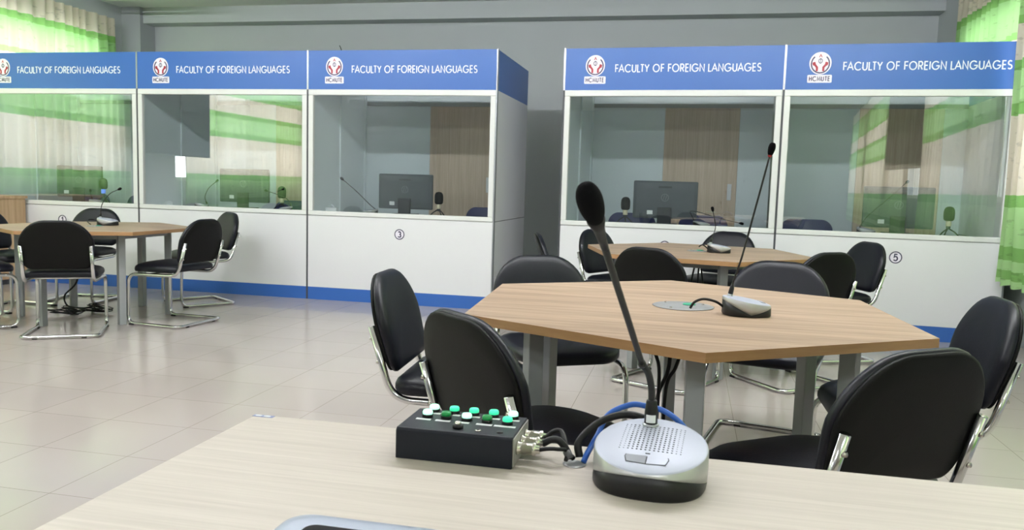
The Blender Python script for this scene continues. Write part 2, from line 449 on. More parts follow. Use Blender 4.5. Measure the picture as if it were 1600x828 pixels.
# ------------------------------------------------------------------ interpreter booths
H, ZB, ZS, DEP, WB = 2.306, 1.955, .795, 1.356, 1.801
def emblem(b, x, z, y):
    def disc(cx, cz, rx, rz, mat, dy, n=40):
        b.prism([(u, v) for u, v in ellipse(cx, cz, rx, rz, n)], 0, .0015, mat, T=Matrix(((1, 0, 0, 0), (0, 0, -1, dy), (0, 1, 0, 0), (0, 0, 0, 1))))
    disc(x, z, .083, .088, M['emblem_white'], y)
    y2 = y - .0015
    ribbon(b, [(x + .067 * math.cos(math.radians(a)), z - .004 + .071 * math.sin(math.radians(a))) for a in range(130, 411, 10)], .010, y2, M['emblem_dark'])
    for s in (-1, 1):   # two open hands
        ribbon(b, [(x + s * .024, z - .062), (x + s * .024, z - .032), (x + s * .040, z - .012), (x + s * .047, z + .010)], .016, y2, M['emblem_red'])
        ribbon(b, [(x + s * .030, z - .02), (x + s * .052, z - .012), (x + s * .055, z + .006)], .009, y2, M['emblem_red'])
    ribbon(b, [(x - .010, z + .046), (x, z + .068), (x + .010, z + .046)], .006, y2, M['emblem_red'])
    ribbon(b, [(x + .014 * math.cos(math.radians(a)), z + .018 + .017 * math.sin(math.radians(a))) for a in range(0, 361, 20)], .005, y2, M['emblem_dark'])
    ribbon(b, [(x, z - .004), (x, z + .04)], .004, y2, M['emblem_dark'])
    pl = rrect(x - .092, x + .092, z - .152, z - .09, .008, 4)
    b.prism(pl, 0, .0015, M['emblem_white'], T=Matrix(((1, 0, 0, 0), (0, 0, -1, y), (0, 1, 0, 0), (0, 0, 0, 1))))
    strokes(b, 'HCMUTE', x - .076, x + .076, z - .137, .033, .0062, y2, M['emblem_dark'], gap=.36)

def booth(x, y, rz, w, num, label, right_wall, door=True):
    t = thing('interpreter_booth', (x, y, 0), rz, label, 'booth', 'interpreter booths')
    g = .008
    MB().box(g, w - g, 0, .03, 0, .118, M['blue']).build('base_strip', t)
    lp = MB().box(g, w - g, 0, .03, .118, ZS - .004, M['white']).build('lower_panel', t)
    if num:
        b = MB(); cx, cz = .917, .648
        b.prism(ellipse(cx, cz, .046, .046), 0, .0012, M['emblem_white'], T=Matrix(((1, 0, 0, 0), (0, 0, -1, 0), (0, 1, 0, 0), (0, 0, 0, 1))))
        ribbon(b, [(cx + .044 * math.cos(math.radians(a)), cz + .044 * math.sin(math.radians(a))) for a in range(0, 361, 10)], .008, -.0012, M['navy_ink'])
        wd = {'1': .016, '3': .026, '4': .028, '5': .026}[num]
        strokes(b, num, cx - wd / 2, cx + wd / 2, cz - .025, .050, .0105, -.0012, M['navy_ink'])
        b.build('number_badge', lp)
    # window frame and pane
    fw = .052; b = MB()
    for (x0, x1, z0, z1) in ((g, w - g, ZB - fw, ZB), (g, w - g, ZS, ZS + .042), (g, g + fw - .004, ZS + .042, ZB - fw), (w - g - fw + .004, w - g, ZS + .042, ZB - fw)):
        b.box(x0, x1, -.006, .036, z0, z1, M['frame'])
    fo = b.build('window_frame', t, .006, 3)
    MB().box(g + fw - .012, w - g - fw + .012, .014, .02, ZS + .034, ZB - fw + .008, M['glass']).build('window_pane', fo)
    fa = MB().box(g, w - g, 0, .03, ZB, H, M['blue']).build('header_panel', t)
    b = MB(); emblem(b, .264, 2.16, 0); b.build('emblem', fa)
    b = MB(); strokes(b, 'FACULTY OF FOREIGN LANGUAGES', .438, 1.615, 2.105, .06, .009, 0, M['letter'], gap=.30, space=.42); b.build('lettering', fa)
    # edge strips
    MB().box(-g, g, -.003, .04, 0, ZB, M['joint']).box(-g, g, -.004, .04, ZB, H + .004, M['alu']).build('edge_strip', t)
    if right_wall: MB().box(w - g, w + g * .4, -.004, .04, 0, H + .004, M['alu']).build('edge_strip', t)
    # side walls
    sides = [(.0, .022)] + ([(w - .022, w)] if right_wall else [])
    for i, (a, c) in enumerate(sides):
        out = right_wall and i == 1
        b = MB(); b.box(a, c, .04, DEP, .118, ZS - .003, M['white']).box(a, c, .04, DEP, ZS + .003, ZB, M['white']).box(a + .002, c - .002, .04, DEP, ZS - .003, ZS + .003, M['joint'])
        b.box(a, c, .04, DEP, 0, .118, M['blue']).box(a, c, .04, DEP, ZB, H, M['blue'])
        b.build('side_panel', t)
        if not out:
            b = MB(); b.box(c, c + .006, .04, DEP - .02, .75, H, M['inner'])
            b.box(c + .006, c + .022, .64, .69, .75, H, M['inner']).box(c + .006, c + .02, DEP - .09, DEP - .05, .75, H, M['inner'])
            b.build('side_lining', t)
    # back wall: header band, lintel, panels, sliding door
    b = MB(); b.box(.022, w - .022, DEP - .03, DEP, ZB, H, M['inner']).box(.022, .755, DEP - .03, DEP, 0, ZB, M['inner']).box(1.478, w - .022, DEP - .03, DEP, 0, ZB, M['inner'])
    b.box(.022, w - .022, DEP - .045, DEP - .03, ZB - .02, ZB + .018, M['steel'])
    b.build('back_panel', t)
    d = MB().box(.757, 1.476, DEP - .034, DEP - .004, .01, ZB - .02, M['doorwood']).build('door', t, .002)
    MB().box(1.39, 1.43, DEP - .05, DEP - .034, 1.04, 1.2, M['tape']).build('door_handle', d, .004)
    MB().box(.03, w - .03, .045, .62, .781, .811, M['white']).box(.03, .06, .05, .6, 0, .781, M['white']).box(w - .06, w - .03, .05, .6, 0, .781, M['white']).build('counter', t)
    return t
X1, YD = -5.3099, 7.0026
booth(X1 - WB, YD, 0, WB, '1', 'blue and white glass-fronted booth marked 1, behind the tan cabinet', False)
booth(X1, YD, 0, WB, None, 'blue and white booth between the ones marked 1 and 3, green curtains mirrored in it', False)
booth(X1 + WB, YD, 0, WB, '3', 'blue and white glass-fronted booth marked 3, its side wall facing the gap', True)
RA = -math.radians(2.95); bx4, by4 = -1.113, 7.003
bx5, by5 = bx4 + WB * math.cos(RA), by4 + WB * math.sin(RA)
booth(bx4, by4, RA, WB, '4', 'blue and white booth right of the gap, white lock plate on its door', False)
booth(bx5, by5, RA, 1.69, '5', 'blue and white booth marked 5 beside the near right curtain', True)

# ------------------------------------------------------------------ sled chair
def pad(outline, prof, place, mat, b):
    """stack scaled copies of an outline: prof = [(inset, depth)]"""
    xs = [p[0] for p in outline]; ys = [p[1] for p in outline]
    cx, cy = (min(xs) + max(xs)) / 2, (min(ys) + max(ys)) / 2; hx, hy = (max(xs) - min(xs)) / 2, (max(ys) - min(ys)) / 2
    rs = []
    for ins, dp in prof:
        sx, sy = max(.02, (hx - ins) / hx), max(.02, (hy - ins) / hy)
        rs.append([place(cx + (u - cx) * sx, cy + (v - cy) * sy, dp) for u, v in outline])
    b.rings(rs, mat, True, True, True)
BW, BH = .23, .322
def back_outline():
    base = rrect(-BW, BW, 0, BH, [.165, .165, .05, .05], 9)
    out = []
    for u, v in base:
        k = v / BH
        out.append((u * (.90 + .10 * min(1, k / .55)), v + .016 * (1 - (u / BW) ** 2) * k))
    return out
def back_place(u, v, d):
    # lean back, gently curved around the sitter; d = depth toward the sitter (+y)
    y = -.232 - .27 * v + .2 * u * u + d; return (u, y, .475 + v * .985 + d * .12)
def make_chair():
    t = thing('sled_chair', (0, 0, 0), 0, 'black padded chair', 'chair', 'black sled-base chairs')
    so = rrect(-.235, .235, -.215, .225, [.14, .14, .06, .06], 8)
    b = MB()
    def sp(u, v, d):
        return (u, v, .405 + d + .012 * (1 - (u / .235) ** 2) - (.02 * max(0, (v - .08) / .145) ** 2))
    pad(so, [(.03, 0.), (.006, .004), (0., .016), (.0, .032), (.006, .045), (.022, .054), (.06, .060), (.12, .064), (.19, .066)], sp, M['leather'], b)
    b.build('seat', t)
    ol = back_outline(); b = MB()
    pad(ol, [(.006, .0), (.0, .006), (.0, .016), (.006, .026), (.016, .032), (.034, .0365), (.08, .040), (.14, .042), (.2, .043), (.25, .043)], back_place, M['leather'], b)
    b.build('backrest', t)
    b = MB(); pad(ol, [(.2, -.013), (.06, -.013), (.012, -.012), (.004, -.008), (.004, .0)], back_place, M['shell'], b)
    b.build('back_shell', t)
    xs = .21
    half = [(-xs, -.2925, .638), (-xs, -.219, .388), (-.222, .215, .384), (-.225, .222, .0135), (-.24, -.245, .0135)]
    path = half + [(-p[0], p[1], p[2]) for p in reversed(half)]
    fr = MB().tube(fillet(path, [.075, .07, .06, .05, .05, .06, .07, .075], 7), .0125, M['chrome'], 12).build('frame', t)
    for s in (-1, 1):
        for (x, y) in ((s * .226, .185), (s * .15, -.245)):
            MB().box(x - .016, x + .016, y - .02 if y > 0 else y - .012, y + .02 if y > 0 else y + .012, 0, .012, M['rubber']).build('foot', fr, .003)
        for z, y in ((.595, -.2935), (.515, -.270)):
            MB().lathe([(.0, -.004), (.0065, -.003), (.0065, .004)], M['nickel'], 10, TR(s * xs, y, z, PI / 2 - .29)).build('screw', fr)
    # crossbar under the seat
    MB().tube([(-xs, .02, .388), (xs, .02, .388)], .011, M['chrome'], 8).build('seat_rail', t)
    return t
chair0 = make_chair(); used = [False]
def place_chair(x, y, deg, label, group):
    o = chair0 if not used[0] else copy_tree(chair0)
    used[0] = True
    o.location = (x, y, 0); o.rotation_euler = (0, 0, math.radians(deg)); o['label'] = label; o['group'] = group
    return o
GA, GB, GC = 'chairs round the front table', 'chairs round the left table', 'chairs round the far table'
place_chair(-.766, 2.79, -85.6, 'black chair side-on at the left corner of the front table, its leather front showing', GA)
place_chair(-.348, 2.170, -43, 'black chair with its grey back shell directly behind the button box', GA)
place_chair(-.53, 3.44, -150, 'black chair behind the front table, left of the tall rod, leather front facing us', GA)
place_chair(.36, 3.70, 166, 'black chair behind the front table, just right of the table microphone', GA)
place_chair(.703, 2.90, 91, 'black chair at the right frame edge, partly behind the large chair by the desk', GA)
place_chair(.332, 2.106, 36.5, 'large black chair against the desk edge on the right, back shell and chrome uprights showing', GA)
place_chair(-4.272, 4.845, 31, 'black chair seen squarely from behind at the left table', GB)
place_chair(-3.86, 5.47, 85, 'black chair at the right of the left table, side-on with its whole sled base visible', GB)
place_chair(-4.26, 6.38, 145, 'black chair with a shiny grey-lit leather front behind the side-on one at the left table', GB)
place_chair(-5.24, 6.12, -170, 'black chair behind the left table, under the number 1 badge', GB)
place_chair(-5.40, 5.55, -92, 'black chair between the left table and the tan cabinet, cut by the frame edge', GB)
place_chair(-5.02, 4.82, -32, 'black chair at the left frame edge with only seat and chrome base in view', GB)
place_chair(-.715, 5.52, -76, 'black chair seen edge-on in front of the gap between the booths', GC)
place_chair(-.458, 6.147, -118, 'black chair behind the left tip of the far table, beside the tall rod', GC)
place_chair(-.09, 4.80, -26, 'black chair with its back shell toward the front table, before the far table', GC)
place_chair(.20, 6.42, 156, 'black chair behind the far table, rounded leather top above its microphone', GC)
place_chair(.60, 5.03, 38, 'black chair right of the far table, its back shell toward the desk', GC)
place_chair(.95, 5.90, 112, 'black chair just left of the number 5 badge', GC)

# ------------------------------------------------------------------ hexagonal tables
def table(cx, cy, ZT, R, deg, label, rl=.535, ds=.64):
    t = thing('hexagonal_table', (cx, cy, 0), 0, label, 'table', 'hexagonal oak tables')
    A = [math.radians(deg + 60 * k) for k in range(6)]
    MB().prism([(R * math.cos(a), R * math.sin(a)) for a in A], ZT - .026, ZT, M['tablewood'], M['tableedge']).build('tabletop', t, .0015)
    b = MB()
    for k in range(6):
        a0, a1 = A[k], A[(k + 1) % 6]
        p0 = Vector((rl * math.cos(a0), rl * math.sin(a0), 0)); p1 = Vector((rl * math.cos(a1), rl * math.sin(a1), 0))
        m = (p0 + p1) / 2; L = (p1 - p0).length / 2; an = math.atan2(p1.y - p0.y, p1.x - p0.x)
        b.box(-L, L, -.014, .014, ZT - .066, ZT - .026, M['steel'], TR(m.x, m.y, 0, rz=an))
    b.build('apron', t)
    for a in A:
        MB().box(-.025, .025, -.025, .025, 0, ZT - .026, M['steel'], TR(rl * math.cos(a), rl * math.sin(a), 0, rz=a)).build('leg', t, .003)
    d = MB().lathe([(0, ZT), (.099 * ds, ZT), (.103 * ds, ZT + .002), (.1 * ds, ZT + .0035), (0.02, ZT + .004)], M['disc'], 40).build('cable_disc', t)
    b = MB()
    b.lathe([(0, ZT + .004), (.022, ZT + .004), (.02, ZT + .008), (0.004, ZT + .009)], M['green_cap'], 20, TR(.02, .02, 0)); b.build('disc_cap', d)
    b = MB()
    for q in (.6, 2.4, 4.2): b.lathe([(0, ZT + .003), (.005, ZT + .003), (.004, ZT + .006)], M['nickel'], 10, TR(.08 * ds * math.cos(q), .08 * ds * math.sin(q), 0))
    b.build('disc_screws', d)
    return t
ZA, ZBT, ZCT = .74, .71, .73
TA, TB, TC = (-.008, 2.768, ZA), (-4.586, 5.518, ZBT), (.056, 5.47, ZCT)
table(*TA, .782, 34.5, 'oak hexagonal table nearest the desk, on square grey legs', .548, 1.)
table(*TB, .765, 28.3, 'oak hexagonal table on the left, before the booths marked 1 and 3')
table(*TC, .767, 46.5, 'far oak hexagonal table in front of the booths right of the gap')

# ------------------------------------------------------------------ conference microphones
def mic_base(t, sc=1., detail=False):
    """oval base: rear (+y) tall, front (-y) low; front faces the speaker"""
    n = 48; a, bb = .0745 * sc, .080 * sc; hi, sl = .0475 * sc, .165
    def ring(k, hf, ex=2.0):
        out = []
        for i in range(n):
            q = 2 * PI * i / n; c, s_ = math.cos(q), math.sin(q); e = 2 / ex
            x = k * a * math.copysign(abs(c) ** e, c); y = k * bb * math.copysign(abs(s_) ** e, s_)
            out.append((x, y, hf(y / bb) if callable(hf) else hf + sl * y))
        return out
    low = lambda t: sc * (.007 + (.0235 if t < 0 else .042) * abs(t) ** 1.1)     # lower edge of the silver shell: low at the sides, arched front and rear
    b = MB(); b.rings([ring(.965, lambda t: 0, 2.6), ring(.985, lambda t: .003, 2.6), ring(.99, lambda t: .45 * low(t) + .003, 2.45), ring(.985, lambda t: low(t) + .001, 2.3), ring(.93, lambda t: low(t) + .003, 2.2)], M['black'], True)
    b.build('base', t)
    b = MB()
    b.rings([ring(.95, lambda t: low(t) + .001, 2.2), ring(.99, low, 2.3), ring(1.0, lambda t: .5 * low(t) + .5 * (hi + sl * t * bb) - .002, 2.15), ring(1.0, hi - .0022), ring(.985, hi - .0004)], M['silver_skirt'], True, True, False)
    b.rings([ring(.985, hi - .0004), ring(.972, hi + .0004), ring(.95, hi + .001), ring(.8, hi + .0034), ring(.5, hi + .005), ring(.1, hi + .0056)], M['silver'], True, False, True)
    top = b.build('top_cover', t)
    zt = lambda y: hi + .0056 + sl * y - .0034 * (y / bb) ** 2
    if detail:
        b = MB()
        for i in range(15):
            for j in range(13):
                x = -.038 + .0056 * i; y = -.026 + .0058 * j
                r = .0014 if 1 < i < 13 else .0009
                b.lathe([(0, 0), (r, 0), (r, .0006)], M['hole'], 6, TR(x, y, zt(y) - .0002 - .0011 * (abs(x) / .04) ** 2))
        b.build('speaker_grille', top)
    for s in (-1, 1):
        b = MB(); o = [(s * .0008, -.042), (s * .0008, -.060), (s * .024, -.058), (s * .027, -.047), (s * .026, -.0425)]
        if s < 0: o.reverse()
        o = [(u * sc, v * sc) for u, v in o[::-1]]
        V = [(u, v, zt(v) - .003) for u, v in o] + [(u, v, zt(v) + .0008) for u, v in o]; m = len(o)
        b.add(V, [tuple(range(m)), tuple(range(2 * m - 1, m - 1, -1))] + [(j, m + j, m + (j + 1) % m, (j + 1) % m) for j in range(m)], M['silver_d'] if s < 0 else M['silver'])
        b.build('button', top)
    if detail:
        b = MB(); V = [(-.0272, -.0413), (.0272, -.0413), (.0282, -.047), (.025, -.0592), (.001, -.0612), (-.025, -.0592), (-.0282, -.047)]
        b.add([(u, v, zt(v) + .0002) for u, v in V], [(0, 6, 5, 4, 3, 2, 1)], M['hole'])
        b.box(-.003, .003, -.0365, -.0345, zt(-.035) - .001, zt(-.035) + .0006, M['hole'])
        b.build('button_surround', top)
    return zt
def gooseneck(t, pts, r0, r1, head_r, head_l, red=True, joint=None, cone=False):
    P = smooth_path(pts, 7); n = len(P); R = [r0 + (r1 - r0) * i / (n - 1) for i in range(n)]
    g = MB().tube(P, R, M['rod'], 10).build('gooseneck', t)
    d = (P[-1] - P[-3]).normalized(); q = d.to_track_quat('Z', 'Y').to_matrix().to_4x4(); T = Matrix.Translation(P[-1]) @ q
    b = MB(); prof = []
    for k in range(13):
        th = PI * k / 12; prof.append((max(.0004, head_r * (math.sin(th) ** .55) * (1 if k > 7 else .70 + .30 * k / 7)), head_l * (1 - math.cos(th)) / 2 - head_l * .06))
    b.lathe(prof, M['foam'], 20, T); b.build('foam_windscreen', t)
    if cone: MB().lathe([(r1, -head_l * .8), (r1 * 1.2, -head_l * .5), (r1 * 1.55, -head_l * .2), (head_r * .72, head_l * .03), (head_r * .6, head_l * .06)], M['rod'], 16, T).build('neck_collar', t)
    if red: MB().lathe([(r1 * 1.1, -.006), (head_r * .55, -.004), (head_r * .55, .004), (r1, .005)], M['red'], 12, T).build('light_ring', t)
    return g
DZ = .75
# desk microphone
dm = thing('conference_microphone', (-.035, 1.052, DZ), math.radians(-4), 'large silver-topped conference microphone on the pale desk, tall black gooseneck', 'microphone', 'conference microphones')
mic_base(dm, 1., True)
MBX, MBY, MRZ = -.035, 1.052, math.radians(-4)
def loc_(p):
    x, y = p[0] - MBX, p[1] - MBY; c, s = math.cos(-MRZ), math.sin(-MRZ); return (x * c - y * s, x * s + y * c, p[2] - DZ)
cp = Vector(loc_((-.0385, 1.102, .8085)))
b = MB(); b.lathe([(.0115, -.002), (.0115, .003), (.009, .004)], M['alu'], 20, Matrix.Translation(cp))
b.lathe([(.0092, .003), (.0092, .02), (.0075, .034), (.0068, .036), (.0055, .0365)], M['black'], 20, Matrix.Translation(cp))
cl = b.build('socket_collar', dm)
MB().rings([[(cp.x + .0096 * math.cos(math.radians(a)), cp.y + .0096 * math.sin(math.radians(a)), cp.z + z) for a in range(-128, -30, 14)] for z in (.006, .017)], M['tape'], True, False, False, None, False).build('label_tape', cl)
gp = [(-.0385, 1.102, .842), (-.040, 1.101, .862), (-.0445, 1.093, .883), (-.053, 1.08, .8986)]
g = MB().tube(smooth_path([loc_(p) for p in gp], 8), .0048, M['rubber'], 12).build('flexible_neck', dm)
MB().tube([loc_((-.0525, 1.082, .8965)), loc_((-.0538, 1.0775, .9005))], .0056, M['rod'], 12).build('neck_joint', dm)
gooseneck(dm, [loc_(p) for p in [(-.0533, 1.079, .8996), (-.0675, 1.003, .9655), (-.0818, .926, 1.0315), (-.096, .85, 1.0973)]], .0041, .0043, .0142, .060, False, cone=True)

# button box
box = thing('button_box', (-.384, 1.034, DZ), 0, 'navy-black box with two rows of lit green push buttons on the pale desk', 'control box')
b = MB(); o = [(0, 0), (0, .040), (.004, .0435), (.102, .0435), (.106, .040), (.106, 0)]
b.add([(x, u, v) for x in (0, .166) for u, v in o], [(0, 1, 2, 3, 4, 5), (11, 10, 9, 8, 7, 6)] + [(i, 6 + i, 6 + (i + 1) % 6, (i + 1) % 6) for i in range(6)], M['box'])
case = b.build('case', box, .0012)
MB().box(.1655, .1675, .004, .102, .002, .041, M['case_end']).build('end_plate', box)
state = ['btn_on', 'btn_off', 'btn_on', 'btn_off', 'btn_mid'], ['btn_on', 'btn_mid', 'btn_mid', 'btn_mid', 'btn_on']
for row, (y, xs) in enumerate(((.062, (.026, .054, .085, .115, .145)), (.091, (.027, .058, .088, .118, .147)))):
    for i, x in enumerate(xs):
        bt = MB().lathe([(.0080, .0435), (.0080, .0475), (.0074, .0482)], M['black'], 20, TR(x, y, 0)).build('push_button', box)
        MB().lathe([(.0072, .048), (.0072, .0515), (.0062, .0535), (.003, .0542)], M[state[row][i]], 20, TR(x, y, 0)).build('button_cap', bt)
    for i, x in enumerate((.024, .053, .083, .114, .144) if row == 0 else (.034, .064, .094, .124, .153)):
        wd = (.011, .011, .009, .0115, .0155)[i] if row == 0 else .0055
        yy = .049 if row == 0 else .081
        MB().box(x - wd, x + wd, yy - .0034, yy + .0034, .0434, .0438, M['tape']).build('paper_label', box)
b = MB(); b.lathe([(.0075, .0435), (.0078, .0475), (.0055, .049)], M['black'], 18, TR(.083, .023, 0)); b.lathe([(.005, .048), (.0045, .052), (.002, .0535)], M['nickel'], 14, TR(.083, .023, 0)); b.build('audio_jack', box)
for x in (.113, .144):
    b = MB(); b.lathe([(.0045, .0433), (.0045, .0447), (.0028, .0449)], M['nickel'] if x < .12 else M['black'], 14, TR(x, .02, 0)); b.lathe([(.0026, .0448), (.0024, .0451)], M['black'], 12, TR(x, .02, 0)); b.build('audio_jack', box)
for i, y in enumerate((.024, .052, .08)):
    b = MB(); T = TR(.1675, y, .0235, 0, PI / 2)
    b.lathe([(.0095, 0), (.0095, .003), (.008, .004), (.008, .009), (.0088, .0095), (.0088, .022), (.0095, .0225), (.0095, .026), (.006, .027), (.0055, .032)], M['nickel'], 18, T)
    b.build('plug_connector', box)
hx, hy = -.142, 1.081
def cable(path, r, mat, label, cat='cable', group=None, name='cable', n=8, parent=None, k=8):
    o = MB().tube(smooth_path(path, k), r, M[mat], n).build(name, parent)
    if parent is None: tag(o, label, cat, group)
    return o
for i, y in enumerate((1.058, 1.086, 1.114)):
    p = [(-.1855, y, .7735), (-.174, y, .776 + .004 * i), (-.162, y - .003 * i, .777 + .004 * i), (-.150, hy + .003 - .001 * i, .767), (hx - .0085 + .0045 * i, hy - .007 + .006 * i, .7565)]
    cc = cable(p, (.003, .0052, .0038)[i], 'cable', ['thin black cable from the nearest silver plug of the button box into the desk hole', 'thick sleeved black cable from the middle silver plug into the desk hole', 'black cable from the farthest silver plug of the button box into the desk hole'][i], group='button box cables', name='plug_cable')
    if i == 1: MB().tube([Vector((-.1512, hy + .002, .7675)), Vector((hx - .0035, hy - .001, .758))], .0058, M['cable_grey'], 10).build('grey_sleeve', cc)
cable([(hx + .008, hy + .011, .757), (-.136, 1.10, .777), (-.113, 1.128, .798), (-.079, 1.146, .808), (-.047, 1.150, .803), (-.005, 1.148, .785), (.012, 1.150, .7575)], .0056, 'cable', 'thick black cable arching from the desk hole behind the desk microphone', name='microphone_cable')
cable([(hx + .0155, hy - .002, .7555), (-.1225, 1.092, .765), (-.113, 1.128, .781), (-.102, 1.16, .802), (-.073, 1.176, .815), (-.05, 1.174, .816), (-.02, 1.172, .810), (.008, 1.166, .79), (.026, 1.156, .7555)], .0042, 'cable_blue', 'blue network cable arching behind the desk microphone', name='network_cable')

# teacher's desk
dk = thing('teacher_desk', (-.67, .2, 0), 0, 'pale laminate desk filling the foreground', 'desk')
b = MB(); o = rrect(0, 1.75, 0, .962, .004, 2)
b.prism(o, DZ - .025, DZ, M['desk']); b.build('desktop', dk, .001)
for x in (.04, 1.69): MB().box(x, x + .025, .06, .9, 0, DZ - .025, M['desk']).build('side_panel', dk)
MB().box(.065, 1.69, .86, .885, .25, DZ - .025, M['desk']).build('modesty_panel', dk)
MB().lathe([(.0, DZ), (.016, DZ), (.0165, DZ + .0008), (.012, DZ + .0012), (.004, DZ + .0013)], M['disc'], 28, TR(hx + .67 + .003, hy - .2, 0)).build('cable_grommet', dk)
st = MB().box(-.672, -.637, 1.152, 1.1618, DZ, DZ + .0006, M['sticker']).build('desk_sticker')
tag(st, 'small blue and white sticker on the far left corner of the pale desk', 'sticker')
MB().prism(ellipse(-.663, 1.157, .006, .003, 16), DZ + .0006, DZ + .001, M['tape']).prism(ellipse(-.648, 1.1565, .006, .003, 16), DZ + .0006, DZ + .001, M['tape']).build('sticker_print', st)
# silver tablet at the bottom edge
tb = thing('tablet', (-.4, .79, DZ + .0008), 0, 'silver round-cornered tablet with black panel, cut by the bottom of the photo', 'tablet')
b = MB(); pad(rrect(-.012, .33, -.24, 0.004, .028, 8), [(.012, 0), (.003, .003), (0., .008), (.0005, .012), (.003, .0155), (.008, .0175), (.016, .018)], lambda u, v, d: (u, v, d), M['tablet'], b); b.build('casing', tb)
b = MB(); b.prism(rrect(.022, .30, -.215, -.029, .012, 6), .0178, .0186, M['screen']); b.build('screen', tb)

# table microphones
def table_mic(x, y, rz, label, pts, r=.0028, cablep=None, hr=.0105, hl=.034, red=False, z=.711, sc=.98, base=True, k=1.):
    if k != 1.:   # same line of sight, nearer table
        f = lambda p: (p[0] * k, p[1] * k, 1.1329 - (1.1329 - p[2]) * k)
        x, y, z = f((x, y, z)); pts = [f(p) for p in pts]; cablep = [f(p) for p in cablep]; r *= k; hr *= k; hl *= k; sc *= k
    t = thing('conference_microphone', (x, y, z), rz, label, 'microphone', 'conference microphones')
    if base: mic_base(t, sc)
    c, s = math.cos(-rz), math.sin(-rz)
    def lo(p): X, Y = p[0] - x, p[1] - y; return (X * c - Y * s, X * s + Y * c, p[2] - z)
    p0 = Vector(lo(pts[0]))
    if base:
        b = MB(); d = (Vector(lo(pts[1])) - p0).normalized(); T = Matrix.Translation(p0) @ d.to_track_quat('Z', 'Y').to_matrix().to_4x4()
        b.lathe([(.009, -.012), (.009, .006), (.0075, .014)], M['alu'], 16, T); b.lathe([(.008, .010), (.0075, .03), (.0045, .042)], M['black'], 16, T); b.build('socket_collar', t)
    gooseneck(t, [lo(p) for p in pts], r * 1.1, r, hr, hl, red)
    if cablep: MB().tube(smooth_path([lo(p) for p in cablep], 7), .0042, M['cable'], 8).build('cable', t)
    return t
rz0 = math.radians(100)
table_mic(.205, 2.87, rz0, 'silver-topped table microphone on the nearest hexagonal table, long thin rod leaning right',
          [(.147, 2.86, .768), (.1585, 2.86, .83), (.18, 2.86, .908), (.217, 2.86, 1.085), (.252, 2.86, 1.256)], .0032,
          [(.128, 2.856, .735), (.10, 2.85, .752), (.06, 2.85, .758), (.03, 2.853, .745), (.016, 2.852, .723)], .0125, .046, True, sc=1.02, k=.929)
q_ = 1.024
table_mic(-4.50 * q_, 5.56 * q_, rz0, 'table microphone with short curled neck on the left hexagonal table',
          [(x * q_, 5.55 * q_, z) for x, z in ((-4.557, .768), (-4.556, .80), (-4.549, .854), (-4.523, .906), (-4.464, .968), (-4.394, 1.0))], .003,
          [(-4.69, 5.678, .735), (-4.72, 5.67, .752), (-4.735, 5.63, .752), (-4.70, 5.58, .738), (-4.65, 5.55, .7215)], .011, .036)
table_mic(.205, 5.70, rz0, 'table microphone with upright short neck on the far hexagonal table',
          [(.147, 5.69, .768), (.150, 5.69, .80), (.171, 5.69, .862), (.172, 5.69, .905), (.152, 5.69, .99)], .003,
          [(.13, 5.686, .735), (.10, 5.68, .758), (.085, 5.676, .757), (.075, 5.672, .75), (.07, 5.67, .745)], .011, .036, k=.953)

# ------------------------------------------------------------------ things inside the booths
CZ = .812
def monitor(x, y, rz, label, w=.545, h=.335, zb=.868, sticker=True, ring=True):
    t = thing('computer_monitor', (x, y, CZ), rz, label, 'monitor', 'computer monitors in the booths')
    z0, z1 = zb - CZ, zb - CZ + h
    o = rrect(-w / 2, w / 2, z0, z1, .012, 4); TY = Matrix(((1, 0, 0, 0), (0, 0, -1, 0), (0, 1, 0, 0), (0, 0, 0, 1)))
    b = MB(); cxz = (z0 + z1) / 2
    rs = []
    for k, d in ((.985, -.012), (1., -.008), (1., .012), (.99, .02), (.9, .028), (.6, .033)):
        rs.append([(u * k, -d, cxz + (v - cxz) * k) for u, v in o])
    b.rings(rs, M['monitor'], False); hs = b.build('housing', t)
    MB().prism(rrect(-w / 2 + .012, w / 2 - .012, z0 + .02, z1 - .012, .004, 3), -.0135, -.0115, M['screen'], T=TY).build('screen', t)
    MB().box(-.06, .06, -.036, -.026, z1 - .062, z1 - .045, M['monitor_d']).build('vent_slot', hs)
    if ring:
        b = MB(); zz = z0 + h * .56
        ribbon(b, [(.032 * math.cos(math.radians(a)), zz + .032 * math.sin(math.radians(a))) for a in range(0, 361, 15)], .005, -.0335, M['emblem_grey'], .002)
        for dx in (-.010, .010): ribbon(b, [(dx - .007, zz - .024), (dx + .007, zz + .024)], .004, -.0335, M['emblem_grey'], .002)
        b.build('emblem', hs)
    if sticker:
        MB().box(-.155, -.105, -.0335, -.028, z0 + .035, z0 + .07, M['tape']).build('sticker', hs)
    b = MB(); b.box(-.062, .062, -.05, -.03, .0, z0 + .10, M['monitor_d']); b.build('stand_neck', t, .004)
    b = MB(); b.prism(rrect(-.11, .11, -.12, .09, .02, 5), 0, .012, M['monitor_d']); b.build('stand_foot', t, .002)
    return t
YM = 7.43
monitor(-6.34, YM, .25, 'monitor seen from behind inside the booth marked 1', w=.47, h=.33)
monitor(-4.42, YM + .02, 0, 'monitor seen from behind through green reflections, in the second booth from the left', zb=.875)
monitor(-2.69, YM, 0, 'monitor seen from behind inside the booth marked 3, beside the oak door')
monitor(-.226, YM, RA, 'monitor seen from behind inside the booth with the lock plate', w=.57)
monitor(1.70, YM - .1, RA, 'monitor seen from behind inside the booth marked 5', w=.55, zb=.862, h=.345)

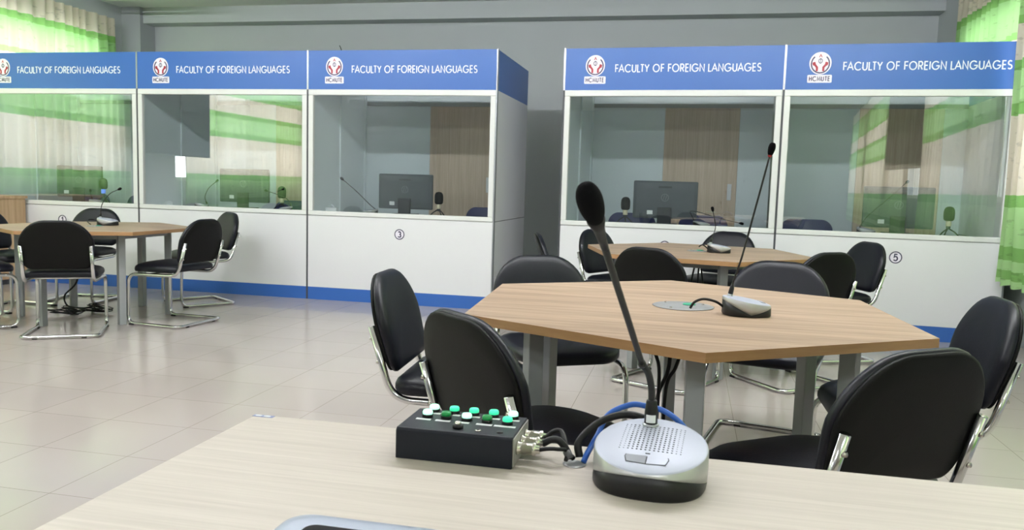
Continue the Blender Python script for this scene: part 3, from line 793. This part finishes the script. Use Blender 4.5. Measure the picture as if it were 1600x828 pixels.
def studio_mic(x, y, ztop, label, blue=False):
    t = thing('studio_microphone', (x, y, CZ), 0, label, 'microphone', 'foam-topped studio microphones')
    h = ztop - CZ; zf = h - .115
    prof = [(.004, zf - .004)] + [(.042 * min(1, (1 - (2 * k / 12 - 1) ** 4) ** .5 if 0 < k < 12 else .35) * (1. if k < 8 else 1), zf + .115 * k / 12) for k in range(0, 13)]
    prof = [(.004, zf - .003), (.030, zf), (.039, zf + .012), (.0415, zf + .035), (.0415, zf + .07), (.037, zf + .093), (.026, zf + .108), (.01, zf + .1145), (.001, zf + .115)]
    MB().lathe(prof, M['foam'], 24).build('foam_windscreen', t)
    MB().lathe([(.020, zf - .045), (.021, zf - .04), (.021, zf + .004), (.015, zf + .006)], M['blueglow' if blue else 'cream'], 20).build('mic_body', t)
    MB().lathe([(.008, .06), (.014, .062), (.017, .075), (.017, zf - .044), (.01, zf - .04)] if zf - .044 > .08 else [(.008, .05), (.014, .052), (.016, zf - .044), (.01, zf - .04)], M['monitor_d'], 16).build('shock_mount', t)
    for a in (-150, -30, 90):
        a = math.radians(a)
        MB().tube([(.006 * math.cos(a), .006 * math.sin(a), .066), (.05 * math.cos(a), .05 * math.sin(a), .04), (.085 * math.cos(a), .085 * math.sin(a), .006)], .0055, M['black'], 8).build('tripod_leg', t)
    return t
studio_mic(-5.985, 7.34, 1.078, 'foam-topped studio microphone with a blue lit ring in the booth marked 1', True)
studio_mic(-3.93, 7.3, 1.051, 'foam-topped studio microphone in the second booth from the left')
studio_mic(-2.316, 7.3, 1.045, 'foam-topped studio microphone before the oak door in the booth marked 3')
studio_mic(-.568, 7.3, 1.053, 'foam-topped studio microphone left of the monitor in the booth with the lock plate')
studio_mic(2.06, 7.2, 1.058, 'foam-topped studio microphone on a tripod in the booth marked 5')

table_mic(-5.92, 7.15, math.radians(90), 'small conference microphone under the blue-ringed one in the booth marked 1',
          [(-5.962, 7.15, .845), (-5.968, 7.15, .87), (-5.99, 7.16, .91), (-5.992, 7.16, .93)], .003, None, .011, .036, z=CZ, sc=.8)
table_mic(-4.76, 7.22, math.radians(120), 'conference microphone with curved neck at the left of the second booth window',
          [(-4.715, 7.25, .842), (-4.735, 7.25, .88), (-4.742, 7.25, .93), (-4.70, 7.25, 1.01), (-4.62, 7.25, 1.075)], .0032, None, .011, .036, z=CZ, sc=.85)
table_mic(-3.83, 7.19, math.radians(-60), 'conference microphone whose tip shows left of the foam one in the second booth',
          [(-3.785, 7.215, .842), (-3.80, 7.23, .885), (-3.87, 7.24, .945), (-4.05, 7.24, 1.0)], .0032, None, .011, .034, z=CZ, sc=.8)
table_mic(-2.96, 7.20, math.radians(-70), 'conference microphone with long neck slanting left in the booth marked 3',
          [(-2.905, 7.222, .842), (-2.925, 7.225, .865), (-2.99, 7.23, .915), (-3.12, 7.23, 1.03), (-3.25, 7.23, 1.13)], .0036, None, .013, .042, z=CZ, sc=.9)
table_mic(.10, 7.18, math.radians(110), 'conference microphone with drooping neck right of the monitor in the booth with the lock plate',
          [(.048, 7.20, .842), (.02, 7.24, .90), (.0, 7.27, .945), (.06, 7.26, .943), (.25, 7.2, .896), (.415, 7.16, .862)], .0036, None, .012, .04, z=CZ, sc=.9)
table_mic(1.42, 7.12, math.radians(70), 'conference microphone slanting across the monitor in the booth marked 5',
          [(1.365, 7.10, .842), (1.37, 7.10, .88), (1.43, 7.10, .97), (1.56, 7.10, 1.10), (1.69, 7.10, 1.235)], .003, None, .011, .034, z=CZ, sc=.9)
# pale plastic bits on the sills
def crumple(x, y, s, seed, label, name, cat):
    rnd = random.Random(seed); rs = []
    for k in range(7):
        th = PI * (k + .3) / 7.2; rs.append([(s * math.sin(th) * math.cos(a) * rnd.uniform(.75, 1.15), s * .6 * math.sin(th) * math.sin(a) * rnd.uniform(.75, 1.1), s * .75 * (1 - math.cos(th)) / 2 * rnd.uniform(.9, 1.25)) for a in [2 * PI * j / 12 for j in range(12)]])
    o = MB().rings(rs, M['bag'], False).build(name); o.location = (x, y, CZ); return tag(o, label, cat)
crumple(-5.12, 7.2, .062, 3, 'crumpled pale plastic bag at the left of the second booth window', 'plastic_bag', 'bag')
t = thing('tissue_box', (-3.35, 7.2, CZ), .1, 'low white tissue box behind the glass at the left of the booth marked 3', 'box')
MB().prism(rrect(-.055, .055, -.035, .035, .006, 3), 0, .05, M['tape']).build('carton', t, .002)
b = MB(); b.rings([[(.03 * math.cos(a), .012 * math.sin(a), .05) for a in [2 * PI * j / 10 for j in range(10)]], [(.02 * math.cos(a) + .004, .012 * math.sin(2 * a), .066) for a in [2 * PI * j / 10 for j in range(10)]], [(.008 * math.cos(a) - .004, .003 * math.sin(a), .08) for a in [2 * PI * j / 10 for j in range(10)]]], M['bag'], True); b.build('tissue', t)

# navy chairs in the booths
def navy_chair():
    t = thing('navy_chair', (0, 0, 0), 0, 'navy plastic chair', 'chair', 'navy plastic chairs in the booths')
    ol = rrect(-.235, .235, 0, .34, [.09, .09, .05, .05], 7)
    def bp(u, v, d): return (u, -.21 - .12 * v + .35 * u * u + d, .535 + v + .02 * (1 - (u / .235) ** 2) * v / .34)
    b = MB(); pad(ol, [(.005, -.009), (0, -.005), (0, .005), (.005, .009)], bp, M['navyplastic'], b); bk = b.build('backrest', t)
    b = MB()
    for v in (.285, .312): 
        for y, s in ((-.21 - .12 * v - .0105, 1), (-.21 - .12 * v + .0095, 1)): b.box(-.055, .055, y, y + .002, .547 + v, .555 + v, M['inner'])
    b.build('back_slot', bk)
    b = MB(); pad(rrect(-.22, .22, -.2, .22, [.07, .07, .06, .06], 6), [(.01, 0), (0, .006), (0, .014), (.01, .02)], lambda u, v, d: (u, v, .43 + d + .1 * u * u), M['navyplastic'], b); b.build('seat', t)
    for s in (-1, 1):
        for y0, y1 in ((.17, .21), (-.17, -.22)):
            MB().tube([(s * .17, y0, .44), (s * .21, y1, .0)], .011, M['steel'], 8).build('leg', t)
        MB().tube(smooth_path([(s * .17, -.15, .436), (s * .19, -.21, .47), (s * .18, -.235, .62)], 5), .011, M['steel'], 8).build('back_post', t)
    return t
n0 = navy_chair(); nu = [False]
def place_navy(x, y, deg, label, dz=0):
    o = copy_tree(n0) if nu[0] else n0
    nu[0] = True
    o.location = (x, y, dz); o.rotation_euler = (0, 0, math.radians(deg)); o['label'] = label
place_navy(-6.8, 7.93, 180, 'navy slotted chair back left of the monitor in the booth marked 1')
place_navy(-6.12, 7.96, 180, 'navy slotted chair back right of the monitor in the booth marked 1')
place_navy(-4.25, 7.93, 178, 'navy chair back low behind the monitor in the second booth')
place_navy(-2.05, 7.93, 180, 'navy slotted chair back at the lower right of the booth marked 3 window')
place_navy(-.58, 7.9, 176, 'navy chair back left of the monitor in the booth with the lock plate')
place_navy(.12, 7.9, 178, 'navy chair back right of the monitor in the booth with the lock plate')
place_navy(1.06, 7.82, 176, 'navy slotted chair back at the lower left of the booth marked 5 window')

# ------------------------------------------------------------------ cabinet at the left
cb = thing('wooden_cabinet', (-7.1, 6.0, 0), 0, 'tan wooden cabinet at the left frame edge before the booth marked 1', 'cabinet')
MB().box(0, .51, 0, .96, .05, .85, M['cabwood']).build('body', cb, .002)
MB().box(-.01, .525, -.015, .975, .85, .878, M['cabwood']).build('cabinet_top', cb, .002)
MB().box(.02, .49, .03, .93, 0, .05, M['joint']).build('plinth', cb)
for i in (0, 1):
    d = MB().box(.01 + i * .248, .25 + i * .248, -.016, 0, .07, .84, M['cabwood']).build('door', cb, .002)
    MB().lathe([(.004, 0), (.004, .012), (.01, .016), (.01, .022), (.004, .025)], M['nickel'], 14, TR(.225 + i * .06, -.016, .5, PI / 2)).build('knob', d)

# ------------------------------------------------------------------ wall screens mirrored in the booth glass
def wall_tv(x, y, rz, zb, w, h, label):
    t = thing('wall_television', (x, y, zb), rz, label, 'television', 'wall televisions')
    b = MB(); b.box(-w / 2, w / 2, -.03, .03, 0, h, M['tv']); b.build('housing', t, .006)
    MB().box(-w / 2 + .02, w / 2 - .02, -.032, -.03, .025, h - .02, M['screen']).build('screen', t)
    MB().box(-.12, .12, .03, .1, h * .35, h * .65, M['tv']).build('wall_bracket', t)
wall_tv(-7.22, 3.75, PI / 2, 1.40, 1.7, .97, 'black television on the left wall mirrored in the booth glass')
wall_tv(2.22, 2.3, -PI / 2 - .2, 1.48, 1.4, 1.0, 'black television on the right wall mirrored in the glass of the booth marked 5')

# ------------------------------------------------------------------ loose cables below the tables
gu = 'cables hanging under the front table'
t = thing('power_adapter', (-.099, 2.66, ZA - .0265), 0, 'black adapter with a cable fixed under the front table edge', 'adapter')
MB().box(-.045, .045, -.03, .03, -.05, 0, M['black']).build('adapter_body', t, .006)
MB().tube(smooth_path([(.015, 0, -.05), (.01, -.01, -.11), (.026, -.015, -.18), (.024, -.015, -.38), (.02, -.02, -.70)], 8), .006, M['cable'], 8).build('cable', t)
cable([(-.04, 2.66, ZA - .0275), (-.041, 2.66, .59), (-.048, 2.66, .53), (-.078, 2.69, .43), (-.09, 2.72, .2), (-.11, 2.74, .012)], .0065, 'cable', 'black cable hanging from the front table centre beside the front leg', group=gu)
cable([(-.006, 2.66, ZA - .0275), (-.008, 2.66, .61), (-.022, 2.66, .55), (-.05, 2.68, .47), (-.055, 2.70, .2), (-.06, 2.72, .012)], .006, 'cable', 'thin black cable hanging from the front table beside its front leg, nearest it', group=gu)
gu = 'cables hanging under the far table'
for i, p in enumerate(([(.055, 5.47, ZCT - .0275), (.045, 5.47, .62), (.03, 5.47, .52), (.02, 5.47, .3), (.0, 5.47, .012)], [(.08, 5.47, ZCT - .0275), (.073, 5.47, .60), (.072, 5.47, .52), (.07, 5.47, .3), (.06, 5.49, .012)], [(.10, 5.49, ZCT - .0275), (.09, 5.49, .62), (.103, 5.49, .52), (.11, 5.49, .3), (.12, 5.49, .012)])):
    cable(p, .006, 'cable', ['left one of the black cables hanging under the far table', 'middle one of the black cables hanging under the far table', 'right one of the black cables hanging under the far table'][i], group=gu)
def bundle(x, y, label, seed):
    rnd = random.Random(seed); pts = []
    for k in range(26):
        a = k * 1.9 + rnd.uniform(-.3, .3); r = .085 + .04 * math.sin(k * .7)
        pts.append((x + r * math.cos(a) * 1.3, y + .7 * r * math.sin(a * .5), .012 + .034 * (1 + math.sin(k * 1.3)) / 2 + .012 * (k % 3 == 0)))
    return cable(pts, .0042, 'cable', label, group='coiled cables under the left table', name='cable_coil', n=6, k=6)
bundle(-4.79, 5.45, 'coiled black cable on the floor under the left table, left of its pair', 4)
bundle(-4.68, 5.62, 'coiled black cable on the floor under the left table, beside the front right leg', 9)
cable([(-4.62, 5.5, ZBT - .036), (-4.68, 5.5, .5), (-4.75, 5.5, .26), (-4.86, 5.5, .15), (-4.90, 5.56, .06), (-4.86, 5.62, .012)], .007, 'cable', 'black cable drooping from the left table to the coils on the floor')
# stray dark wire end on top of the third booth
cable([(-3.19, 7.03, H), (-3.192, 7.025, 2.322), (-3.197, 7.02, 2.338), (-3.205, 7.02, 2.352)], .004, 'black', 'short dark wire end poking above the blue header of the booth marked 3', name='wire_end')

# ------------------------------------------------------------------ daylight and exposure
w = bpy.data.worlds.new('daylight'); S.world = w; w.use_nodes = True; nt = w.node_tree; N, L = nt.nodes, nt.links
bg = N['Background']; tc = N.new('ShaderNodeTexCoord'); sp = N.new('ShaderNodeSeparateXYZ'); L.new(tc.outputs['Generated'], sp.inputs[0])
mr = N.new('ShaderNodeMapRange'); mr.inputs['From Min'].default_value = -1; mr.inputs['From Max'].default_value = 1
mr.inputs['To Min'].default_value = 9.5; mr.inputs['To Max'].default_value = 3.4   # brighter sky on the sunny left side
L.new(sp.outputs['X'], mr.inputs['Value']); L.new(mr.outputs['Result'], bg.inputs['Strength'])
bg.inputs['Color'].default_value = (.95, .98, 1., 1)
S.view_settings.view_transform = 'Standard'; S.view_settings.look = 'None'; S.view_settings.gamma = 1
S.view_settings.use_curve_mapping = False; S.view_settings.exposure = .22
S.cycles.max_bounces = 8; S.cycles.diffuse_bounces = 4; S.cycles.glossy_bounces = 5; S.cycles.transparent_max_bounces = 12
S.cycles.caustics_reflective = False; S.cycles.caustics_refractive = False
S.cycles.use_denoising = True
S.cycles.sample_clamp_indirect = 6
